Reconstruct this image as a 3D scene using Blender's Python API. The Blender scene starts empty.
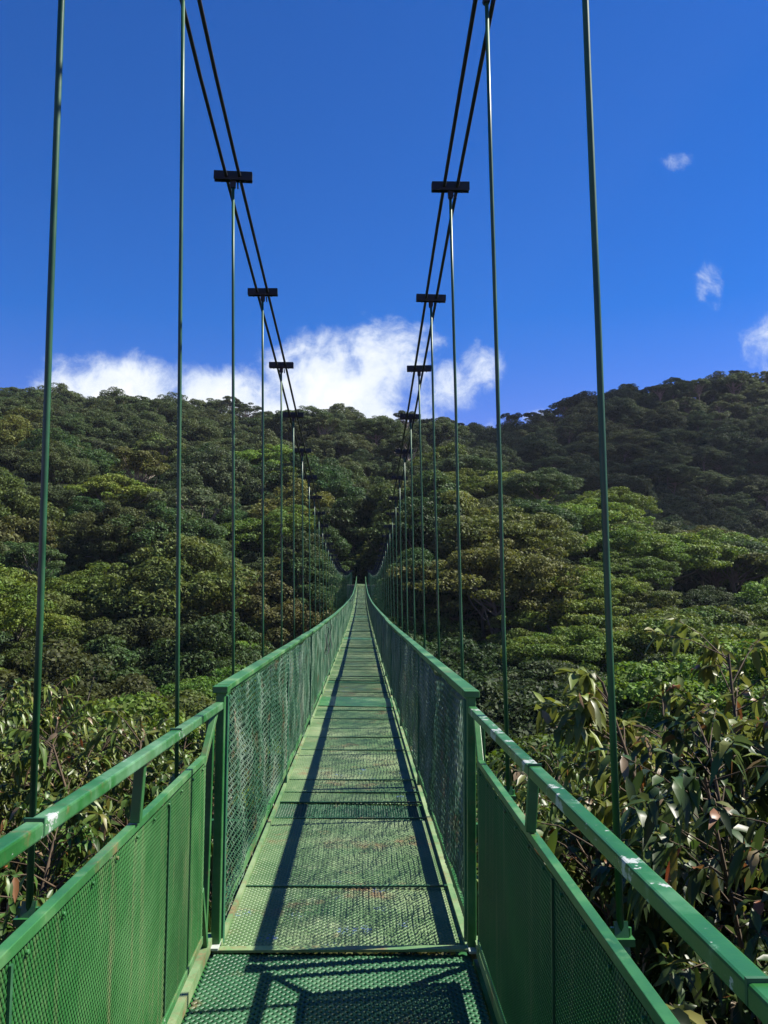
import bpy, math, random
import numpy as np
from mathutils import Vector, Matrix, Euler

R = math.radians
rnd = random.Random(11)
S = bpy.context.scene
COL = S.collection

# ------------------------------------------------------------------ helpers
class MB:
    """collects geometry for ONE mesh object"""
    def __init__(s): s.v = []; s.f = []
    def add(s, vs, fs):
        o = len(s.v); s.v += [tuple(p) for p in vs]; s.f += [tuple(i+o for i in f) for f in fs]
    def bar(s, a, b, w, h, up=(0, 0, 1), ext=0.0):
        a = Vector(a); b = Vector(b); d = (b-a).normalized()
        a = a-d*ext; b = b+d*ext
        r = d.cross(Vector(up))
        if r.length < 1e-4: r = d.cross(Vector((0, 1, 0)))
        r.normalize(); u = r.cross(d).normalized()
        r *= w/2; u *= h/2
        vs = [a-r-u, a+r-u, a+r+u, a-r+u, b-r-u, b+r-u, b+r+u, b-r+u]
        s.add(vs, [(0,1,2,3),(7,6,5,4),(4,5,1,0),(5,6,2,1),(6,7,3,2),(7,4,0,3)])
    def tube(s, pts, rad, n=8, cap=True):
        pts = [Vector(p) for p in pts]; k = len(pts)
        rads = rad if isinstance(rad, (list, tuple)) else [rad]*k
        vs = []
        ref = None
        for i, p in enumerate(pts):
            d = (pts[min(i+1, k-1)]-pts[max(i-1, 0)]).normalized()
            if ref is None:
                ref = d.orthogonal().normalized()
            else:
                ref = (ref-d*ref.dot(d))
                if ref.length < 1e-5: ref = d.orthogonal()
                ref.normalize()
            q = d.cross(ref)
            for j in range(n):
                t = 2*math.pi*j/n
                vs.append(p+(ref*math.cos(t)+q*math.sin(t))*rads[i])
        fs = []
        for i in range(k-1):
            for j in range(n):
                j2 = (j+1) % n
                fs.append((i*n+j, i*n+j2, (i+1)*n+j2, (i+1)*n+j))
        if cap:
            fs.append(tuple(range(n))[::-1]); fs.append(tuple((k-1)*n+j for j in range(n)))
        s.add(vs, fs)
    def build(s, name, m, parent=None, smooth=False, bevel=0.0):
        me = bpy.data.meshes.new(name); me.from_pydata(s.v, [], s.f); me.update()
        if smooth: me.polygons.foreach_set('use_smooth', [True]*len(me.polygons))
        me.materials.append(m)
        o = bpy.data.objects.new(name, me); COL.objects.link(o)
        if parent: o.parent = parent
        if bevel:
            b = o.modifiers.new('bev', 'BEVEL'); b.width = bevel; b.segments = 2; b.limit_method = 'ANGLE'; b.angle_limit = R(50)
        return o

def np_mesh(name, V, F, mats, matidx=None, smooth=False):
    """V (n,3) float, F (m,k) int faces of equal size"""
    me = bpy.data.meshes.new(name)
    n, m, k = len(V), len(F), F.shape[1]
    me.vertices.add(n); me.vertices.foreach_set('co', V.astype(np.float32).ravel())
    me.loops.add(m*k); me.loops.foreach_set('vertex_index', F.astype(np.int32).ravel())
    me.polygons.add(m); me.polygons.foreach_set('loop_start', np.arange(0, m*k, k, dtype=np.int32))
    me.polygons.foreach_set('loop_total', np.full(m, k, dtype=np.int32))
    for mm in mats: me.materials.append(mm)
    if matidx is not None: me.polygons.foreach_set('material_index', matidx.astype(np.int32))
    if smooth: me.polygons.foreach_set('use_smooth', np.ones(m, dtype=bool))
    me.update(calc_edges=True); me.validate()
    return me

def obj_of(name, me, parent=None):
    o = bpy.data.objects.new(name, me); COL.objects.link(o)
    if parent: o.parent = parent
    return o

def tag(o, label=None, cat=None, group=None, kind=None):
    if label: o['label'] = label
    if cat: o['category'] = cat
    if group: o['group'] = group
    if kind: o['kind'] = kind
    return o

def empty(name, loc=(0, 0, 0), rz=0):
    o = bpy.data.objects.new(name, None); o.empty_display_size = 0.3; COL.objects.link(o)
    o.location = loc; o.rotation_euler = (0, 0, rz); return o

def copy_tree(o, parent=None):
    c = o.copy(); COL.objects.link(c); c.parent = parent
    for ch in list(o.children): copy_tree(ch, c)
    return c

# ------------------------------------------------------------------ materials
def newmat(name):
    m = bpy.data.materials.new(name); m.use_nodes = True
    nt = m.node_tree; nt.nodes.clear()
    return m, nt, nt.nodes, nt.links

def ramp(N, stops, interp='LINEAR'):
    r = N.new('ShaderNodeValToRGB'); r.color_ramp.interpolation = interp
    e = r.color_ramp.elements
    while len(e) > 1: e.remove(e[0])
    e[0].position = stops[0][0]; e[0].color = (*stops[0][1], 1)
    for p, c in stops[1:]:
        x = e.new(p); x.color = (*c, 1)
    return r

def noise(N, L, vec, scale, detail=4, rough=0.6, dim='3D'):
    n = N.new('ShaderNodeTexNoise'); n.inputs['Scale'].default_value = scale
    n.inputs['Detail'].default_value = detail; n.inputs['Roughness'].default_value = rough
    if vec is not None: L.new(vec, n.inputs['Vector'])
    return n

def mix(N, L, fac, a, b, mode='MIX'):
    m = N.new('ShaderNodeMix'); m.data_type = 'RGBA'; m.blend_type = mode
    for sock, v in ((m.inputs[0], fac), (m.inputs[6], a), (m.inputs[7], b)):
        if isinstance(v, (int, float)): sock.default_value = v
        elif isinstance(v, tuple): sock.default_value = (*v, 1)
        else: L.new(v, sock)
    return m.outputs[2]

def maprange(N, L, val, a, b, c=0.0, d=1.0, smooth=True):
    m = N.new('ShaderNodeMapRange'); m.interpolation_type = 'SMOOTHSTEP' if smooth else 'LINEAR'
    L.new(val, m.inputs[0])
    for i, x in enumerate((a, b, c, d)): m.inputs[i+1].default_value = x
    return m.outputs[0]

def paint(name, base, dark, light, worn=0.5, rust=0.0, rough=0.42, chips=0.0, scale=3.0, spec=0.5, bump=0.15,
          streak=False, blue=False):
    """old brushed-on enamel with fading, rust and bare patches"""
    m, nt, N, L = newmat(name)
    out = N.new('ShaderNodeOutputMaterial'); p = N.new('ShaderNodeBsdfPrincipled'); L.new(p.outputs[0], out.inputs[0])
    tc = N.new('ShaderNodeNewGeometry'); pos = tc.outputs['Position']
    n1 = noise(N, L, pos, scale, 6, 0.65)
    r1 = ramp(N, [(0.32, dark), (0.5, base), (0.7, light)]); L.new(n1.outputs[0], r1.inputs[0])
    c = r1.outputs[0]
    if worn:
        n2 = noise(N, L, pos, scale*6, 8, 0.7)
        c = mix(N, L, maprange(N, L, n2.outputs[0], 0.55, 0.72, 0, worn), c, light)
    n9 = noise(N, L, pos, scale*0.8, 5, 0.7); c = mix(N, L, maprange(N, L, n9.outputs[0], 0.50, 0.66, 0, 0.45*worn), c, mix(N, L, 0.5, light, (0.20, 0.24, 0.15)))  # broad pale patches: fading, and on the hand rails also painted-in glare
    if streak:
        mp = N.new('ShaderNodeMapping'); mp.inputs['Scale'].default_value = (9, 9, 0.7); L.new(pos, mp.inputs[0])
        n5 = noise(N, L, mp.outputs[0], 1.6, 6, 0.7)
        c = mix(N, L, maprange(N, L, n5.outputs[0], 0.5, 0.75, 0, 0.6), c, (0.20, 0.21, 0.10))
    if rust:
        n3 = noise(N, L, pos, scale*1.7, 9, 0.75)
        n3b = noise(N, L, pos, 45, 3, 0.6)
        rc = ramp(N, [(0.3, (0.12, 0.06, 0.03)), (0.7, (0.30, 0.16, 0.08))]); L.new(n3b.outputs[0], rc.inputs[0])
        c = mix(N, L, maprange(N, L, n3.outputs[0], 0.62-0.16*rust, 0.76-0.10*rust, 0, 0.8), c, rc.outputs[0])
    if chips:
        n4 = noise(N, L, pos, scale*2.3, 10, 0.72)
        ch = maprange(N, L, n4.outputs[0], 0.66-0.12*chips, 0.675-0.12*chips)
        c = mix(N, L, ch, c, (0.42, 0.46, 0.42))
    if blue:
        v = N.new('ShaderNodeTexVoronoi'); v.inputs['Scale'].default_value = 5.2; L.new(pos, v.inputs['Vector'])
        n6 = noise(N, L, pos, 60, 2, 0.5)
        a = maprange(N, L, v.outputs['Distance'], 0.30, 0.22)
        b = maprange(N, L, n6.outputs[0], 0.56, 0.60)
        n7 = noise(N, L, pos, 0.9, 2, 0.5)
        g = maprange(N, L, n7.outputs[0], 0.52, 0.60)
        mu = N.new('ShaderNodeMath'); mu.operation = 'MULTIPLY'; L.new(a, mu.inputs[0]); L.new(b, mu.inputs[1])
        mu2 = N.new('ShaderNodeMath'); mu2.operation = 'MULTIPLY'; L.new(mu.outputs[0], mu2.inputs[0]); L.new(g, mu2.inputs[1])
        c = mix(N, L, mu2.outputs[0], c, (0.10, 0.16, 0.30))
    L.new(c, p.inputs['Base Color'])
    L.new(maprange(N, L, n1.outputs[0], 0.3, 0.7, rough-0.08, rough+0.18, False), p.inputs['Roughness'])
    p.inputs['Specular IOR Level'].default_value = spec
    if bump:
        bn = noise(N, L, pos, 120, 3, 0.6)
        b = N.new('ShaderNodeBump'); b.inputs['Strength'].default_value = bump; b.inputs['Distance'].default_value = 0.002
        L.new(bn.outputs[0], b.inputs['Height']); L.new(b.outputs[0], p.inputs['Normal'])
    return m

G_B = (0.021, 0.128, 0.028); G_D = (0.012, 0.075, 0.017); G_L = (0.062, 0.19, 0.058)
M_rail = paint('green_rail_paint', G_B, G_D, (0.13, 0.28, 0.15), worn=0.85, rust=0.42, chips=0.40, rough=0.30, scale=2.6)  # pale patches are part wear, part sun glare put into the colour
M_rail_worn_glare = paint('green_rail_paint_flaking_glare', G_B, G_D, (0.13, 0.28, 0.15), worn=0.9, rust=0.45, chips=0.95, rough=0.30, scale=1.7)  # flaked paint whose pale areas also carry painted sun glare
M_cap = paint('green_cap_paint', (0.034, 0.155, 0.042), G_D, (0.14, 0.27, 0.11), worn=0.6, rust=0.45, chips=0.15, rough=0.36, scale=2.0)
M_frame = paint('green_frame_paint', G_B, G_D, G_L, worn=0.3, rust=0.25, rough=0.4)
M_rod = paint('green_rod_paint', (0.014, 0.085, 0.030), (0.009, 0.055, 0.02), (0.03, 0.13, 0.05), worn=0.3, rust=0.0, rough=0.38, scale=1.2)
M_sheet = paint('green_sheet_paint', (0.022, 0.130, 0.026), (0.011, 0.072, 0.015), (0.062, 0.20, 0.055), worn=0.3, rust=0.05, rough=0.42, scale=1.4, streak=True)
M_deck = paint('worn_deck_paint', (0.098, 0.178, 0.070), (0.048, 0.116, 0.038), (0.22, 0.29, 0.145), worn=0.75, rust=0.52, rough=0.46, scale=1.3, blue=True)
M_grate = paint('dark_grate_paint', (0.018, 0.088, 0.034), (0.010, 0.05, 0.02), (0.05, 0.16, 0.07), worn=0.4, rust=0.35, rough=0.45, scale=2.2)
M_mesh = paint('green_wire_paint', (0.035, 0.115, 0.055), (0.014, 0.06, 0.026), (0.20, 0.28, 0.20), worn=0.8, rust=0.5, rough=0.4, scale=1.8, bump=0)
M_edge = paint('worn_edge_paint', (0.14, 0.25, 0.10), (0.06, 0.16, 0.06), (0.27, 0.34, 0.17), worn=0.6, rust=0.85, rough=0.5, scale=2.4)
M_cable = paint('dark_steel_cable', (0.022, 0.026, 0.032), (0.014, 0.017, 0.02), (0.035, 0.04, 0.045), worn=0.2, rough=0.5, spec=0.3)
M_clamp = paint('dark_clamp_paint', (0.018, 0.030, 0.030), (0.012, 0.02, 0.02), (0.03, 0.05, 0.05), worn=0.2, rough=0.5, spec=0.3)
M_plate = paint('pale_base_plate', (0.42, 0.45, 0.42), (0.25, 0.32, 0.26), (0.55, 0.56, 0.52), worn=0.3, rust=0.3, rough=0.5)
M_tower = paint('tower_green_paint', (0.016, 0.11, 0.05), (0.01, 0.07, 0.03), (0.03, 0.16, 0.07), worn=0.2, rust=0.2, rough=0.45)

def concrete():
    m, nt, N, L = newmat('weathered_concrete')
    out = N.new('ShaderNodeOutputMaterial'); p = N.new('ShaderNodeBsdfPrincipled'); L.new(p.outputs[0], out.inputs[0])
    g = N.new('ShaderNodeNewGeometry'); n = noise(N, L, g.outputs['Position'], 2.5, 9, 0.7)
    r = ramp(N, [(0.3, (0.10, 0.10, 0.085)), (0.6, (0.26, 0.25, 0.22)), (0.8, (0.08, 0.11, 0.05))]); L.new(n.outputs[0], r.inputs[0])
    L.new(r.outputs[0], p.inputs['Base Color']); p.inputs['Roughness'].default_value = 0.9
    return m
M_conc = concrete()

def leafmat(name, use_obj_color=True, base=(0.05, 0.085, 0.022), var=0.45, transl=0.28, rough=0.6, spec=0.2, big=False, scale_n=0.35):
    m, nt, N, L = newmat(name)
    out = N.new('ShaderNodeOutputMaterial')
    p = N.new('ShaderNodeBsdfPrincipled'); t = N.new('ShaderNodeBsdfTranslucent'); mx = N.new('ShaderNodeMixShader')
    mx.inputs[0].default_value = transl
    L.new(p.outputs[0], mx.inputs[1]); L.new(t.outputs[0], mx.inputs[2]); L.new(mx.outputs[0], out.inputs[0])
    g = N.new('ShaderNodeNewGeometry'); oi = N.new('ShaderNodeObjectInfo')
    if use_obj_color: c = oi.outputs['Color']
    else:
        rgb = N.new('ShaderNodeRGB'); rgb.outputs[0].default_value = (*base, 1); c = rgb.outputs[0]
    # leaf to leaf
    hs0 = N.new('ShaderNodeHueSaturation'); L.new(c, hs0.inputs['Color']); L.new(maprange(N, L, oi.outputs['Random'], 0, 1, 0.72, 1.3, False), hs0.inputs['Value'])
    wr = N.new('ShaderNodeTexWhiteNoise'); wr.noise_dimensions = '1D'; L.new(oi.outputs['Random'], wr.inputs['W']); L.new(maprange(N, L, wr.outputs['Value'], 0, 1, 0.475, 0.522, False), hs0.inputs['Hue']); c = hs0.outputs[0]
    hs = N.new('ShaderNodeHueSaturation'); L.new(c, hs.inputs['Color'])
    L.new(maprange(N, L, g.outputs['Random Per Island'], 0, 1, 1-var, 1+var, False), hs.inputs['Value'])
    nz = noise(N, L, g.outputs['Position'], scale_n, 3, 0.6)
    L.new(maprange(N, L, nz.outputs[0], 0.3, 0.7, 0.475, 0.525, False), hs.inputs['Hue'])
    c = hs.outputs[0]
    if big:
        # yellowing, browned and dead leaves among green ones
        w = N.new('ShaderNodeTexWhiteNoise'); w.noise_dimensions = '1D'; L.new(g.outputs['Random Per Island'], w.inputs['W'])
        rr = ramp(N, [(0.0, (0, 0, 0)), (0.87, (0, 0, 0)), (0.88, (1, 1, 1))], 'CONSTANT'); L.new(w.outputs['Value'], rr.inputs[0])
        dc = ramp(N, [(0.0, (0.13, 0.15, 0.03)), (0.86, (0.13, 0.15, 0.03)), (0.91, (0.18, 0.17, 0.035)), (0.94, (0.22, 0.10, 0.035)), (0.96, (0.26, 0.19, 0.11)), (0.99, (0.30, 0.11, 0.04))], 'CONSTANT')
        L.new(w.outputs['Value'], dc.inputs[0])
        c = mix(N, L, rr.outputs[0], c, dc.outputs[0])
        # paler, duller underside
        c = mix(N, L, g.outputs['Backfacing'], c, mix(N, L, 0.3, c, (0.13, 0.16, 0.07)))
    L.new(c, p.inputs['Base Color'])
    hs2 = N.new('ShaderNodeHueSaturation'); hs2.inputs['Hue'].default_value = 0.485; hs2.inputs['Saturation'].default_value = 1.1; hs2.inputs['Value'].default_value = 1.25
    L.new(c, hs2.inputs['Color']); L.new(hs2.outputs[0], t.inputs['Color'])
    p.inputs['Roughness'].default_value = rough; p.inputs['Specular IOR Level'].default_value = spec
    return m
M_leaf = leafmat('forest_leaves')
M_big = leafmat('broad_glossy_leaves', True, var=0.5, transl=0.32, rough=0.42, spec=0.45, big=True, scale_n=1.5)

def bark(name, a, b):
    m, nt, N, L = newmat(name)
    out = N.new('ShaderNodeOutputMaterial'); p = N.new('ShaderNodeBsdfPrincipled'); L.new(p.outputs[0], out.inputs[0])
    g = N.new('ShaderNodeNewGeometry'); mp = N.new('ShaderNodeMapping'); mp.inputs['Scale'].default_value = (3, 3, 0.6); L.new(g.outputs['Position'], mp.inputs[0])
    n = noise(N, L, mp.outputs[0], 3.0, 8, 0.7)
    r = ramp(N, [(0.3, a), (0.7, b)]); L.new(n.outputs[0], r.inputs[0]); L.new(r.outputs[0], p.inputs['Base Color'])
    p.inputs['Roughness'].default_value = 0.85
    return m
M_bark = bark('mossy_bark', (0.08, 0.07, 0.05), (0.30, 0.27, 0.21))
M_twig = bark('reddish_twig', (0.04, 0.032, 0.018), (0.12, 0.08, 0.045))

def ground_mat():
    m, nt, N, L = newmat('undergrowth_ground')
    out = N.new('ShaderNodeOutputMaterial'); p = N.new('ShaderNodeBsdfPrincipled'); L.new(p.outputs[0], out.inputs[0])
    g = N.new('ShaderNodeNewGeometry'); pos = g.outputs['Position']
    n = noise(N, L, pos, 0.5, 10, 0.75); n2 = noise(N, L, pos, 6.0, 6, 0.7)
    r = ramp(N, [(0.3, (0.018, 0.026, 0.010)), (0.5, (0.030, 0.045, 0.014)), (0.72, (0.05, 0.04, 0.02))]); L.new(n.outputs[0], r.inputs[0])
    c = mix(N, L, maprange(N, L, n2.outputs[0], 0.45, 0.65), r.outputs[0], (0.035, 0.060, 0.016))
    L.new(c, p.inputs['Base Color']); p.inputs['Roughness'].default_value = 0.9; p.inputs['Specular IOR Level'].default_value = 0.1
    b = N.new('ShaderNodeBump'); b.inputs['Strength'].default_value = 1.0; b.inputs['Distance'].default_value = 0.3
    L.new(n2.outputs[0], b.inputs['Height']); L.new(b.outputs[0], p.inputs['Normal'])
    return m
M_ground = ground_mat()

# ------------------------------------------------------------------ camera
cam_d = bpy.data.cameras.new('camera'); cam = bpy.data.objects.new('camera', cam_d); COL.objects.link(cam)
cam_d.sensor_fit = 'VERTICAL'; cam_d.sensor_height = 24.0; cam_d.lens = 870/1024*24.0
cam_d.clip_start = 0.05; cam_d.clip_end = 6000
PITCH, YAW, ROLL = R(4.8), R(1.45), 0.006
cam.matrix_world = (Matrix.Rotation(-YAW, 4, 'Z') @ Matrix.Rotation(R(90)+PITCH, 4, 'X') @ Matrix.Rotation(ROLL, 4, 'Z'))
S.camera = cam
CI = cam.matrix_world.inverted()
def proj(p):
    q = CI @ Vector(p)
    if q.z > -0.1: return (-9999, -9999, -1)
    return (384+870*q.x/-q.z, 512-870*q.y/-q.z, -q.z)

# ------------------------------------------------------------------ bridge
DK_Y = np.array([-6, 0, 3.9, 6.7, 12, 20, 30, 50, 70, 85, 96, 105, 112.0])
DK_Z = np.array([-1.58, -1.60, -1.62, -1.67, -1.75, -1.84, -1.90, -1.92, -1.72, -1.35, -0.95, -0.50, 0.0])
_m = np.zeros(len(DK_Y))
for _i in range(len(DK_Y)):
    if 0 < _i < len(DK_Y)-1: _m[_i] = (DK_Z[_i+1]-DK_Z[_i-1])/(DK_Y[_i+1]-DK_Y[_i-1])
_m[0] = -0.003; _m[-1] = 0.075
def dz(y):
    i = int(min(max(np.searchsorted(DK_Y, y)-1, 0), len(DK_Y)-2)); h = DK_Y[i+1]-DK_Y[i]; t = (y-DK_Y[i])/h
    return float((2*t**3-3*t**2+1)*DK_Z[i]+(t**3-2*t*t+t)*h*_m[i]+(-2*t**3+3*t*t)*DK_Z[i+1]+(t**3-t*t)*h*_m[i+1])
XL, XR = -0.632, 0.505          # railing lines
XC = (XL+XR)/2
TW = -0.015                   # slight lean of the deck to the right
def dk(x, y, h=0.0):
    return Vector((x, y, dz(y)+(x-XC)*TW+h))
Y0, Y1 = 4.03, 112.0

bridge = empty('suspension_bridge', (0, 0, 0))
tag(bridge, 'long green steel suspension footbridge with mesh railings crossing the forest valley', 'footbridge')

def expanded(w, l, px, py, strand, lift=0.003, deep=0.004):
    """expanded-metal lattice, real strands with tilted tops and edges; origin at its near-left corner centre line"""
    nx = int(round(w/px)); ny = int(round(2*l/py)); px = w/nx; hy = l/ny
    V = []; F = []
    A = []; B = []
    for j in range(ny):
        off = (j % 2)*0.5
        for i in range(nx+1):
            x = (i+off)*px
            if x > w+1e-6: continue
            for sgn in (-1, 1):
                x2 = x+sgn*px/2
                if -1e-6 <= x2 <= w+1e-6: A.append((x, j*hy)); B.append((x2, (j+1)*hy))
    A = np.array(A); B = np.array(B); D = B-A; Ln = np.linalg.norm(D, axis=1, keepdims=True); D /= Ln
    P = np.stack([D[:, 1], -D[:, 0]], 1)*strand/2; P[P[:, 1] > 0] *= -1      # P points to -y side
    n = len(A); E = D*strand*0.2
    a1 = A-E; b1 = B+E
    def z(v, h): return np.concatenate([v, np.full((n, 1), h)], 1)
    v0 = z(a1+P, -lift); v1 = z(b1+P, -lift); v2 = z(b1-P, lift); v3 = z(a1-P, lift)
    v4 = z(a1+P, -lift-deep); v5 = z(b1+P, -lift-deep); v6 = z(b1-P, lift-deep); v7 = z(a1-P, lift-deep)
    V = np.stack([v0, v1, v2, v3, v4, v5, v6, v7], 1).reshape(-1, 3)
    o = np.arange(n)[:, None]*8
    F = np.concatenate([o+np.array([[0, 1, 2, 3]]), o+np.array([[4, 7, 6, 5]]), o+np.array([[0, 4, 5, 1]]), o+np.array([[3, 2, 6, 7]])], 0)
    return V, F

def place_seg(o, y, x, h=0.0, L=1.0):
    a = dk(x, y, h); b = dk(x, y+L, h)
    o.location = a; o.rotation_euler = (math.atan2(b.z-a.z, L), math.atan(-TW), 0)

# deck sheets of expanded metal
DW = (XR-XL)+0.02
SL = 2.32
V, F = expanded(DW, SL-0.012, 0.032, 0.038, 0.0098); V[:, 0] -= DW/2
me_sheet = np_mesh('deck_sheet', V, F, [M_deck])
V, F = expanded(DW, 0.48, 0.036, 0.040, 0.0062); V[:, 0] -= DW/2
me_strip = np_mesh('deck_grate_strip', V, F, [M_grate])
V, F = expanded(DW-0.02, 2.40, 0.033, 0.040, 0.0085, 0.003); V[:, 0] -= DW/2
me_near = np_mesh('deck_grate', V, F, [M_grate])
for k in range(2):
    o = obj_of('deck_grate', me_near, bridge); place_seg(o, Y0-0.022-2.4*(k+1)-0.005*k, XC+0.0, -0.008, 2.4)
y = Y0
seg = 0
seams = []
while y < Y1-0.5:
    o = obj_of('deck_sheet', me_sheet, bridge); place_seg(o, y, XC, 0.004, SL); seams.append(y)
    y += SL
    if seg % 4 == 0:
        o = obj_of('deck_grate_strip', me_strip, bridge); place_seg(o, y, XC, -0.006, 0.48); seams.append(y); y += 0.49
    seg += 1
pm_ = MB(); pm_.bar((-DW/2+0.03, 0, 0), (DW/2-0.03, 0, 0), 1.15, 0.004)
for yy in (13.3, 31.0, 52.0):
    o = pm_.build('deck_plate', M_cap, bridge); place_seg(o, yy, XC, 0.016, 1.0)
# transverse flats over seams; the mid-sheet ones stand in for hanger rod shadows
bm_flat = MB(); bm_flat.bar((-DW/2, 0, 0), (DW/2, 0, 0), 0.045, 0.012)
flat0 = bm_flat.build('seam_or_shadow_bar', M_edge, bridge, bevel=0.001)
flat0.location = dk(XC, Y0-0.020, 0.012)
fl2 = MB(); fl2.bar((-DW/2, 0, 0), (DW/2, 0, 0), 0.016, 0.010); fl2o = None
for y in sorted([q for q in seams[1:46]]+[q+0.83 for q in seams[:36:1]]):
    if fl2o is None: fl2o = fl2.build('seam_or_shadow_bar', M_grate, bridge); o = fl2o
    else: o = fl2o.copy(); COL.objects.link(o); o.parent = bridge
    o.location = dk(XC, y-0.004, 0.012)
# floor beams and joists (seen through the lattice)
fbm = MB(); fbm.bar((XL-0.70, 0, 0), (XR+0.60, 0, 0), 0.05, 0.09)
fb0 = fbm.build('floor_beam', M_frame, bridge)
jm = MB(); jm.bar((XL, 0, 0), (XR, 0, 0), 0.03, 0.04); j0 = jm.build('joist', M_frame, bridge)
ST0, STEP = 3.78, 2.68
stations = [ST0+STEP*k for k in range(-1, 41) if ST0+STEP*k < 111]
first = True
for i, ys in enumerate(stations):
    o = fb0 if first else fb0.copy()
    if not first: COL.objects.link(o); o.parent = bridge
    first = False
    o.location = (0, ys, dz(ys)-0.085-XC*TW); o.rotation_euler = (0, math.atan(-TW), 0)
    for q in (0.9, 1.78):
        yy = ys+q
        if yy > 111: continue
        if q == 0.9 and i == 0: jo = j0
        else: jo = j0.copy(); COL.objects.link(jo); jo.parent = bridge
        jo.location = (0, yy, dz(yy)-0.035-XC*TW); jo.rotation_euler = (0, math.atan(-TW), 0)
# side stringers
def long_bar(name, x, h, w, hh, ya, yb, m, step=1.5, up=(0, 0, 1)):
    b = MB(); n = max(1, int((yb-ya)/step)); ys = [ya+(yb-ya)*i/n for i in range(n+1)]
    vs = []; 
    for yy in ys:
        c = dk(x, yy, h)
        vs += [c+Vector((-w/2, 0, -hh/2)), c+Vector((w/2, 0, -hh/2)), c+Vector((w/2, 0, hh/2)), c+Vector((-w/2, 0, hh/2))]
    fs = [(3, 2, 1, 0), tuple(range(len(vs)-4, len(vs)))]
    for i in range(n):
        for j in range(4):
            j2 = (j+1) % 4; fs.append((i*4+j, i*4+j2, i*4+4+j2, i*4+4+j))
    b.add(vs, fs)
    return b.build(name, m, bridge)
long_bar('edge_angle', XL+0.012, 0.012, 0.022, 0.03, Y0, Y1, M_edge)
long_bar('edge_angle', XR-0.012, 0.012, 0.028, 0.03, Y0, Y1, M_edge)
long_bar('stringer', XL+0.03, -0.10, 0.05, 0.08, Y0-0.03, Y1, M_frame)
long_bar('stringer', XR-0.03, -0.10, 0.05, 0.08, Y0-0.03, Y1, M_frame)
long_bar('near_stringer', XL-0.035, 0.035, 0.045, 0.05, -2.2, Y0+0.02, M_edge)
long_bar('near_stringer', XR+0.035, 0.035, 0.045, 0.05, -2.2, Y0+0.02, M_edge)
long_bar('lower_stringer', XL-0.02, -0.06, 0.03, 0.07, -2.2, Y0-0.02, M_frame)
long_bar('lower_stringer', XR+0.02, -0.06, 0.03, 0.07, -2.2, Y0-0.02, M_frame)

# railing panels with woven wire
PL = 3.35; PH = 1.14
def chain_link(l, z0, z1, pitch, r):
    """woven diamond wire: zig-zag wires that bulge in and out of plane"""
    nz = int((z1-z0)/pitch*2); hz = (z1-z0)/nz; ny = int(l/pitch); py = l/ny
    rg = random.Random(5)
    V = []; F = []
    def sagx(yy, zz): return 0.008*math.sin(yy*2.3+zz*1.1)+0.005*math.sin(yy*5.1+2*zz)+0.004*math.sin(yy*11+zz*7)+0.004*math.sin(zz*17+yy*3)
    for i in range(ny+1):
        pts = []
        for j in range(nz+1):
            s = 1 if (j % 2) else -1
            yy = min(max(i*py+s*py/2, 0), l); zz = z0+j*hz
            yy += 0.006*math.sin(zz*9+i*0.7)+rg.uniform(-0.006, 0.006); zz += 0.006*math.sin(yy*7)+rg.uniform(-0.006, 0.006)
            pts.append((sagx(yy, zz)+(0.0035 if (j % 2) else -0.0035)*(1 if i % 2 else 1), yy, zz))
        o = len(V)
        for j, p in enumerate(pts):
            for k in range(3):
                a = 2*math.pi*k/3+0.5
                V.append((p[0]+r*math.cos(a), p[1]+r*math.sin(a), p[2]))
        for j in range(len(pts)-1):
            for k in range(3):
                k2 = (k+1) % 3
                F.append((o+j*3+k, o+j*3+k2, o+j*3+3+k2, o+j*3+3+k))
    return np.array(V), np.array(F)
V, F = chain_link(PL-0.03, 0.10, PH-0.03, 0.036, 0.0041)
me_chain = np_mesh('wire_mesh', V, F, [M_mesh])
capm = MB()
capm.bar((0, 0, PH), (0, PL-0.014, PH), 0.066, 0.026)
capm.bar((0, 0, PH-0.028), (0, PL-0.004, PH-0.028), 0.03, 0.024)
me_cap = None
frm = MB()
frm.bar((0, 0.004, 0.125), (0, PL-0.006, 0.125), 0.04, 0.045)
bolt = MB()
for side, x in ((-1, XL), (1, XR)):
    k = 0; y = Y0+0.04
    while y < Y1-1:
        if me_cap is None:
            fr = frm.build('bottom_rail', M_cap, None); cp = capm.build('top_rail', M_cap, None, bevel=0.004)
            pm = MB(); pm.bar((0, 0.025, 0.0), (0, 0.025, PH-0.04), 0.048, 0.045, up=(0, 1, 0))
            pst = pm.build('post', M_tower, None, bevel=0.003)
            me_cap = True; protos = (fr, cp, pst)
        first_use = (side == -1 and k == 0)
        root = empty('railing_panel'); root.parent = bridge
        a = dk(x, y); b = dk(x, y+PL); ang = math.atan2(b.z-a.z, PL)
        root.location = a; root.rotation_euler = (ang, rnd.uniform(-0.01, 0.01), 0)
        for o in protos:
            c = o if first_use else o.copy()
            if not first_use: COL.objects.link(c)
            c.parent = root
        w = obj_of('wire_mesh', me_chain, root); w.location = (-side*0.012, 0.02, 0)
        if k % 2: w.scale = (-1, 1, 1)
        k += 1; y += PL

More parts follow.
